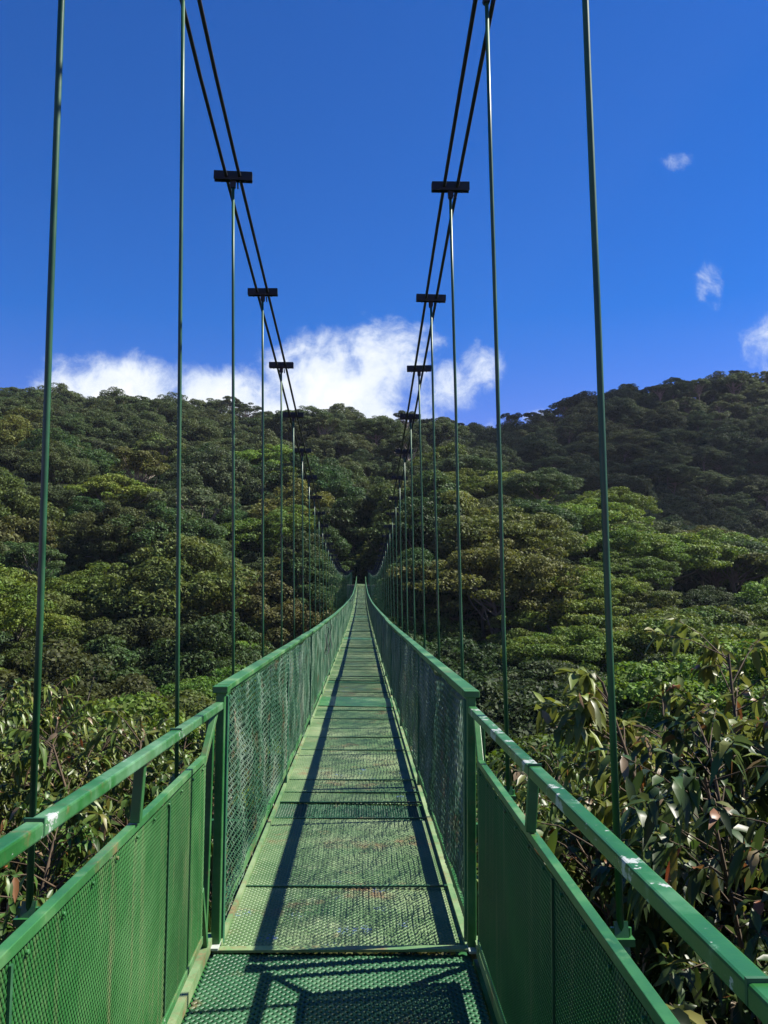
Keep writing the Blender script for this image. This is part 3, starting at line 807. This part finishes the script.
# the remaining far trees read as one mass: one object
def forest_mass(name, items, label):
    me = bpy.data.meshes.new(name); me.from_pydata([(c[0], c[1], c[2]) for c in items], [], [])
    a = me.attributes.new('kind', 'INT', 'POINT'); a.data.foreach_set('value', [c[4] for c in items])
    a = me.attributes.new('spin', 'FLOAT_VECTOR', 'POINT'); a.data.foreach_set('vector', [v for c in items for v in (0, 0, c[7])])
    a = me.attributes.new('size', 'FLOAT', 'POINT'); a.data.foreach_set('value', [c[3] for c in items])
    o = obj_of(name, me)
    ng = bpy.data.node_groups.new(name, 'GeometryNodeTree')
    ng.interface.new_socket('Geometry', in_out='INPUT', socket_type='NodeSocketGeometry'); ng.interface.new_socket('Geometry', in_out='OUTPUT', socket_type='NodeSocketGeometry')
    N, L = ng.nodes, ng.links; gi = N.new('NodeGroupInput'); go = N.new('NodeGroupOutput'); jn = N.new('GeometryNodeJoinGeometry')
    def attr(n, t):
        x = N.new('GeometryNodeInputNamedAttribute'); x.data_type = t; x.inputs[0].default_value = n; return x.outputs[0]
    ak, asp, asz = attr('kind', 'INT'), attr('spin', 'FLOAT_VECTOR'), attr('size', 'FLOAT')
    for k, (root, trunk, crown, H) in enumerate(tmpl):
        if not any(c[4] == k for c in items): continue
        cmp = N.new('FunctionNodeCompare'); cmp.data_type = 'INT'; cmp.operation = 'EQUAL'
        L.new(ak, cmp.inputs[2]); cmp.inputs[3].default_value = k
        for part in (crown, trunk):
            oi = N.new('GeometryNodeObjectInfo'); oi.transform_space = 'ORIGINAL'; oi.inputs['Object'].default_value = part; oi.inputs['As Instance'].default_value = True
            ip = N.new('GeometryNodeInstanceOnPoints')
            L.new(gi.outputs[0], ip.inputs['Points']); L.new(cmp.outputs[0], ip.inputs['Selection']); L.new(oi.outputs['Geometry'], ip.inputs['Instance'])
            L.new(asp, ip.inputs['Rotation']); L.new(asz, ip.inputs['Scale']); L.new(ip.outputs[0], jn.inputs[0])
    L.new(jn.outputs[0], go.inputs[0])
    md = o.modifiers.new('scatter', 'NODES'); md.node_group = ng
    o.color = (0.058, 0.086, 0.028, 1)
    tag(o, label, 'forest', kind='stuff')
    return o
far = [c for c in rest]
forest_mass('forest', far, 'dense mass of far trees covering the upper slopes up to the skyline')

# ------------------------------------------------------------------ broad-leaved shrubs close to the bridge
def big_leaves(P, D, up, length, width, rs, droop):
    """P base, D direction (n,3): a 3-section folded, drooping blade of 12 verts"""
    n = len(P)
    side = np.cross(D, up); side /= np.linalg.norm(side, axis=1, keepdims=True)+1e-9
    nrm = np.cross(side, D)
    L = length[:, None]; Wd = width[:, None]; dr = droop[:, None]
    secs = [(0.0, 0.08), (0.28, 0.85), (0.6, 0.9), (1.0, 0.04)]
    rows = []
    for t, w in secs:
        c = P+D*L*t*(1-0.15*dr*t)-np.array([0, 0, 1.0])*L*dr*t*t*0.55
        fold = nrm*Wd*0.16*w
        rows += [c-side*Wd*0.5*w+fold, c, c+side*Wd*0.5*w+fold]
    V = np.stack(rows, 1).reshape(-1, 3)
    f = []
    for s in range(3):
        a = s*3
        f += [(a, a+1, a+4, a+3), (a+1, a+2, a+5, a+4)]
    f = np.array(f)
    F = (np.arange(n)[:, None, None]*12+f[None]).reshape(-1, 4)
    return V, F

def make_shrub(seed, height, spread, ntw, leaf, per=11, name='broadleaf_shrub'):
    rs = np.random.RandomState(seed); rg = random.Random(seed)
    b = MB(); P = []; D = []
    tips = []
    ns = 8
    for s in range(ns):
        a = 2*math.pi*(s+rg.uniform(-.3, .3))/ns
        p0 = Vector((math.cos(a)*0.12, math.sin(a)*0.12, -0.5)); r = spread*rg.uniform(0.25, 0.6)
        p1 = Vector((math.cos(a)*r*0.45, math.sin(a)*r*0.45, height*0.45)); p2 = Vector((math.cos(a)*r, math.sin(a)*r, height*rg.uniform(0.72, 0.95)))
        b.tube([p0, p1, p2], [0.035, 0.024, 0.012], 5, cap=False)
        for k in range(ntw//ns):
            t = rg.uniform(0.15, 1.0); q = (p1.lerp(p2, t) if rg.random() < .7 else p0.lerp(p1, 0.4+0.6*t))
            a2 = a+rg.uniform(-1.7, 1.7); l = spread*rg.uniform(0.08, 0.30)
            e = q+Vector((math.cos(a2)*l, math.sin(a2)*l, l*rg.uniform(-0.1, 0.8)))
            e.z = min(e.z, height*1.02+rg.uniform(-0.1, 0.1))
            m_ = q.lerp(e, 0.5)+Vector((0, 0, 0.05))
            b.tube([q, m_, e], [0.007, 0.005, 0.003], 4, cap=False)
            tips.append((q, m_, e))
    for (q, m_, e) in tips:
        ax = (e-m_).normalized()
        for j in range(per):
            t = (j/per)**0.6
            p = m_.lerp(e, t) if t > 0.0 else m_
            v = unit(rs, 1, 0.0)[0]; d = Vector(v); d = d-ax*d.dot(ax)*0.6; d = (d.normalized()+ax*0.6+Vector((0, 0, -0.35+0.3*rg.random()))).normalized()
            P.append(p); D.append(d)
    P = np.array([tuple(p) for p in P]); D = np.array([tuple(d) for d in D]); n = len(P)
    upv = unit(rs, n, 2.2)
    V, F = big_leaves(P, D, upv, leaf*rs.uniform(0.5, 1.4, n), leaf*rs.uniform(0.28, 0.44, n), rs, rs.uniform(0.3, 1.6, n))
    root = empty(name)
    st = b.build('stem', M_twig, root, smooth=True)
    fo = obj_of('foliage', np_mesh('foliage', V, F, [M_big], smooth=True), root)
    return root, st, fo

sh_t = [make_shrub(31, 2.6, 2.0, 230, 0.17, 13), make_shrub(32, 2.2, 2.1, 420, 0.105, 15), make_shrub(33, 3.0, 2.1, 250, 0.18, 13)]
small_t = [make_shrub(41, 3.2, 2.8, 420, 0.17, 11, 'leafy_shrub'), make_shrub(42, 3.6, 3.2, 480, 0.19, 11, 'leafy_shrub')]
tall_t = make_shrub(51, 5.0, 2.4, 400, 0.20, 13, 'broadleaf_tree_sapling')
# x, y, top z, template, colour word, label
shr_col = {'yellow-green': (0.140, 0.190, 0.032), 'olive-green': (0.100, 0.145, 0.026), 'dark green': (0.036, 0.064, 0.015), 'mid green': (0.076, 0.135, 0.023)}
shrubs = [
 (-2.7, 3.9, -1.75, 0, 'olive-green', 'glossy shrub with long leaves below the nearest left hanger rod'),
 (-3.6, 5.6, -1.45, 2, 'olive-green', 'glossy shrub with a few orange leaves beyond the nearest left hanger rod'),
 (-2.6, 6.6, -1.72, 1, 'mid green', 'green shrub just behind the short post of the left handrail'),
 (-2.3, 9.2, -1.62, 0, 'olive-green', 'olive shrub beyond the second left hanger rod'),
 (-4.9, 8.2, -1.30, 2, 'yellow-green', 'yellowish shrub with hanging leaves at the left edge of the view'),
 (-3.9, 10.4, -1.55, 1, 'olive-green', 'olive shrub between the first two left hanger rods'),
 (-5.4, 12.2, -1.35, 0, 'yellow-green', 'pale shrub topping the thicket between the left rods'),
 (-2.9, 12.6, -2.05, 2, 'mid green', 'mid green shrub beside the left mesh railing, behind the second rod'),
 (-7.2, 12.4, -1.1, 2, 'yellow-green', 'tall yellowish shrub rising at the left edge behind the thicket'),
 (-1.9, 5.0, -2.15, 0, 'mid green', 'low shrub seen below the kick-up of the left handrail'),
 (-2.2, 2.2, -2.2, 1, 'dark green', 'dark shrub low beneath the nearest part of the left side panel'),
 (-4.6, 6.4, -1.55, 0, 'mid green', 'green shrub at the left edge, just above the handrail'),
 (-6.8, 10.2, -1.25, 1, 'olive-green', 'olive shrub at the left edge under the yellowish tall one'),
 (1.95, 4.9, -1.95, 1, 'dark green', 'dark shrub behind the second right hanger rod bracket'),
 (2.6, 4.0, -1.75, 0, 'dark green', 'dark shrub behind the nearest right hanger rod'),
 (3.3, 5.3, -1.15, 2, 'dark green', 'dark glossy shrub with dry leaves right of the nearest right rod'),
 (2.3, 6.8, -1.45, 2, 'olive-green', 'shrub with brown hanging leaves between the two nearest right rods'),
 (4.3, 6.6, -0.75, 0, 'dark green', 'dark leafy shrub under the tall sapling at the right edge'),
 (2.5, 2.9, -2.15, 0, 'mid green', 'bright leafed shrub low behind the nearest right handrail'),
 (1.9, 3.4, -2.5, 1, 'olive-green', 'low olive shrub beneath the right rod bracket'),
 (3.6, 3.5, -1.55, 2, 'dark green', 'dark shrub at the right edge above the handrail'),
 (3.2, 8.4, -1.65, 1, 'mid green', 'green shrub on the bank beyond the nearest right rod'),
 (1.9, 8.9, -2.05, 0, 'olive-green', 'olive shrub beside the right mesh railing'),
 (5.6, 8.5, -0.9, 1, 'mid green', 'green shrub behind the sapling at the right edge'),
 (1.75, 1.6, -2.5, 0, 'dark green', 'dark shrub low beneath the nearest right side panel'),
]
used_t = set()
def put_shrub(T, tid, x_, y_, top, hh, colr, lab, cat, grp, rz, sc):
    root, st, fo = T
    if tid in used_t:
        root = root.copy(); COL.objects.link(root); st = st.copy(); COL.objects.link(st); st.parent = root; fo = fo.copy(); COL.objects.link(fo); fo.parent = root
    used_t.add(tid)
    root.location = (x_, y_, top-hh*sc); root.rotation_euler = (0, 0, rz); root.scale = (sc, sc, sc)
    fo.color = (*shr_col[colr], 1); tag(root, lab, cat, grp)
hts = [2.6, 2.2, 3.0]
for (x_, y_, top, ti, colr, lab) in shrubs:
    put_shrub(sh_t[ti], ('s', ti), x_, y_, top, hts[ti], colr, lab, 'shrub', 'broad-leaved shrubs beside the bridge', rnd.uniform(0, 6.28), rnd.uniform(0.92, 1.12))
put_shrub(tall_t, 't', 3.3, 7.0, -0.30, 5.0, 'olive-green', 'tallest broad-leaved sapling rising at the right edge of the view', 'sapling', 'saplings on the right bank', 0.6, 1.0)
put_shrub(tall_t, 't', 2.75, 5.3, -0.75, 5.0, 'dark green', 'lower broad-leaved sapling in front of the tallest one, above the right handrail', 'sapling', 'saplings on the right bank', 2.9, 0.8)
# middle-distance shrubs that carry the bank down to the valley trees
k = 0
mid = []
for (x_, y_, tz) in ((-5, 16, -2.6), (-8.2, 17, -1.9), (-11, 18, -1.6), (-4.2, 20, -3.9), (-7.6, 21.5, -3.3), (-11.5, 23, -2.9), (-15, 24, -2.6), (-6, 26, -5.0), (-10, 27.5, -4.6), (-14.5, 29, -4.2), (-3.6, 25, -5.6),
                     (4.2, 12, -2.3), (4.6, 16, -3.3), (8, 17, -2.9), (11, 19, -2.6), (4.3, 21, -4.6), (7.8, 22.5, -4.2), (12, 24, -3.6), (6, 27, -5.6), (10.5, 28.5, -5.1), (15, 29, -4.6), (6.5, 12, -1.6), (8.8, 13, -1.2), (3.8, 25.5, -5.8)):
    mid.append((x_, y_, tz))
mid.sort(key=lambda m: (m[0] > 0, m[1]))
cnt = {True: 0, False: 0}
for (x_, y_, tz) in mid:
    right = x_ > 0; cnt[right] += 1
    colr = ['olive-green', 'mid green', 'yellow-green', 'dark green'][k % 4]
    lab = f'{colr} leafy shrub on the bank {"right" if right else "left"} of the bridge, {ORD[cnt[right]-1] if cnt[right] <= 12 else "thirteenth"} going outward'
    put_shrub(small_t[k % 2], ('m', k % 2), x_, y_, tz, [3.2, 3.6][k % 2], colr, lab, 'shrub', 'leafy shrubs down the near bank', rnd.uniform(0, 6.28), rnd.uniform(1.0, 1.35)); k += 1

# ------------------------------------------------------------------ a cloud, out of view, added to shade the far right ridge
def shade_cloud_obj(name, cen, rx, ry, rz_, seed):
    rs = np.random.RandomState(seed); m, nt, N, L = newmat('shade_cloud_white')
    out = N.new('ShaderNodeOutputMaterial'); d = N.new('ShaderNodeBsdfDiffuse'); d.inputs[0].default_value = (0.85, 0.86, 0.88, 1); tr = N.new('ShaderNodeBsdfTransparent'); mx = N.new('ShaderNodeMixShader'); mx.inputs[0].default_value = 0.34; L.new(tr.outputs[0], mx.inputs[1]); L.new(d.outputs[0], mx.inputs[2]); L.new(mx.outputs[0], out.inputs[0])
    import bmesh
    bm = bmesh.new()
    for k in range(20):
        a = rs.uniform(0, 6.28); q = math.sqrt(rs.uniform(0, 1)); r_ = rs.uniform(0.16, 0.34)*(1.15-0.5*q)
        mt = Matrix.Translation((rx*q*math.cos(a)*0.85, ry*q*math.sin(a)*0.85, rz_*rs.uniform(-0.15, 0.6)*(1-q))) @ Matrix.Diagonal((rx*r_, ry*r_, rz_*r_*1.8, 1))
        bmesh.ops.create_icosphere(bm, subdivisions=3, radius=1.0, matrix=mt)
    for v in bm.verts:
        p = v.co*0.045
        v.co += v.co.normalized()*(math.sin(p.x*2.1+p.y)*math.cos(p.y*2.7+p.z)*5+math.sin(p.x*6+p.z*4)*2.5)
    me = bpy.data.meshes.new(name); bm.to_mesh(me); bm.free(); me.materials.append(m); me.polygons.foreach_set('use_smooth', [True]*len(me.polygons))
    o = obj_of(name, me); o.location = cen; tag(o, kind='structure'); return o
shade_cloud_obj('shade_cloud', (125+0.835*470, 310+0.16*470, 520), 125, 110, 60, 3)

# ------------------------------------------------------------------ thin mountain air
hb = MB(); hb.bar((0, -70, 60), (0, 900, 60), 1500, 420)
hz = hb.build('haze', None); hz.data.materials.clear()
hm, hnt, HN, HL = newmat('haze_air'); ho = HN.new('ShaderNodeOutputMaterial'); pv = HN.new('ShaderNodeVolumePrincipled')
pv.inputs['Color'].default_value = (0.70, 0.84, 1.0, 1); pv.inputs['Density'].default_value = 0.00008; pv.inputs['Anisotropy'].default_value = 0.2
HL.new(pv.outputs[0], ho.inputs['Volume']); hz.data.materials.append(hm); tag(hz, kind='stuff')

# ------------------------------------------------------------------ light and sky
SUN = Vector((0.835, 0.16, 1.0)).normalized()
el = math.asin(SUN.z); az = math.atan2(SUN.x, SUN.y)
sd = bpy.data.lights.new('sun', 'SUN'); sd.energy = 5.0; sd.angle = R(0.53); sd.color = (1.0, 0.94, 0.84)
so = bpy.data.objects.new('sun', sd); COL.objects.link(so); so.rotation_euler = SUN.to_track_quat('Z', 'Y').to_euler()
w = bpy.data.worlds.new('World'); S.world = w; w.use_nodes = True
nt = w.node_tree; nt.nodes.clear(); N, L = nt.nodes, nt.links
out = N.new('ShaderNodeOutputWorld'); bg = N.new('ShaderNodeBackground'); L.new(bg.outputs[0], out.inputs[0])
sky = N.new('ShaderNodeTexSky'); sky.sky_type = 'NISHITA'; sky.sun_disc = False; sky.sun_elevation = el; sky.sun_rotation = az
sky.altitude = 1500; sky.air_density = 1.0; sky.dust_density = 0.3; sky.ozone_density = 3.0
hs = N.new('ShaderNodeHueSaturation'); L.new(sky.outputs[0], hs.inputs['Color']); hs.inputs['Saturation'].default_value = 1.48; hs.inputs['Value'].default_value = 1.15
bg.inputs['Strength'].default_value = 0.067
tc = N.new('ShaderNodeTexCoord'); sx = N.new('ShaderNodeSeparateXYZ'); L.new(tc.outputs['Generated'], sx.inputs[0])
def M(op, a, b=None, c=None):
    n = N.new('ShaderNodeMath'); n.operation = op
    for i, v in enumerate((a, b, c)):
        if v is None: continue
        if isinstance(v, (int, float)): n.inputs[i].default_value = v
        else: L.new(v, n.inputs[i])
    return n.outputs[0]
yy = M('MAXIMUM', sx.outputs['Y'], 0.02)
P_ = M('DIVIDE', sx.outputs['X'], yy); Q_ = M('DIVIDE', sx.outputs['Z'], yy)
cx = N.new('ShaderNodeCombineXYZ'); L.new(P_, cx.inputs[0]); L.new(Q_, cx.inputs[1])
n1 = noise(N, L, cx.outputs[0], 9.0, 9, 0.62); n1.inputs['Distortion'].default_value = 0.35
n2 = noise(N, L, cx.outputs[0], 2.7, 3, 0.5)
def ell(pc, qc, rp, rq, amp=1.0):
    a = M('DIVIDE', M('SUBTRACT', P_, pc), rp); b = M('DIVIDE', M('SUBTRACT', Q_, qc), rq)
    r2 = M('ADD', M('MULTIPLY', a, a), M('MULTIPLY', b, b))
    return M('MULTIPLY', M('SUBTRACT', 1.0, r2), amp)
# clouds by direction: tangent of azimuth and of elevation
blobs = [(-0.28, 0.205, 0.14, 0.064, 1.2), (-0.17, 0.215, 0.09, 0.040, 1.25), (-0.04, 0.215, 0.090, 0.085, 1.25), (-0.12, 0.18, 0.27, 0.055, 1.3), (0.02, 0.25, 0.08, 0.066, 1.0),
         (0.07, 0.285, 0.055, 0.035, 0.45), (0.09, 0.225, 0.08, 0.060, 0.55), (0.135, 0.255, 0.045, 0.045, 0.40), (0.205, 0.196, 0.03, 0.016, 0.4), (0.385, 0.51, 0.06, 0.035, -0.30), (0.415, 0.36, 0.034, 0.055, 0.10), (0.485, 0.285, 0.065, 0.055, 0.65),
         (0.8, 0.35, 0.25, 0.12), (-0.9, 0.3, 0.25, 0.08)]
acc = None
for bl in blobs:
    e_ = M('ADD', ell(*bl[:4]), (bl[4]-1.0)*0.8 if len(bl) > 4 else 0.0); acc = e_ if acc is None else M('MAXIMUM', acc, e_)
acc = M('MAXIMUM', acc, -1.5)
n3 = noise(N, L, cx.outputs[0], 32.0, 8, 0.65); n3.inputs['Distortion'].default_value = 0.6
dens = M('ADD', M('ADD', acc, M('MULTIPLY', M('SUBTRACT', n1.outputs[0], 0.5), 2.4)), M('MULTIPLY', M('SUBTRACT', n3.outputs[0], 0.5), 1.2))
fac = maprange(N, L, dens, 0.05, 0.95)
fac = M('MULTIPLY', fac, maprange(N, L, sx.outputs['Y'], 0.0, 0.1))
shade = maprange(N, L, M('ADD', dens, M('MULTIPLY', M('SUBTRACT', n1.outputs[0], 0.5), 1.2)), 0.1, 1.7)
cc = mix(N, L, shade, (4.7, 5.6, 7.2), (8.1, 8.3, 8.6))
tint = mix(N, L, 1.0, hs.outputs[0], (1.78, 0.665, 0.98), 'MULTIPLY')
L.new(mix(N, L, fac, tint, cc), bg.inputs['Color'])

S.view_settings.view_transform = 'Standard'; S.view_settings.look = 'None'; S.view_settings.exposure = 1.0; S.view_settings.gamma = 1.0
S.view_settings.use_curve_mapping = False
S.cycles.max_bounces = 6; S.cycles.diffuse_bounces = 3; S.cycles.glossy_bounces = 2; S.cycles.transmission_bounces = 3; S.cycles.transparent_max_bounces = 10
S.cycles.use_denoising = True
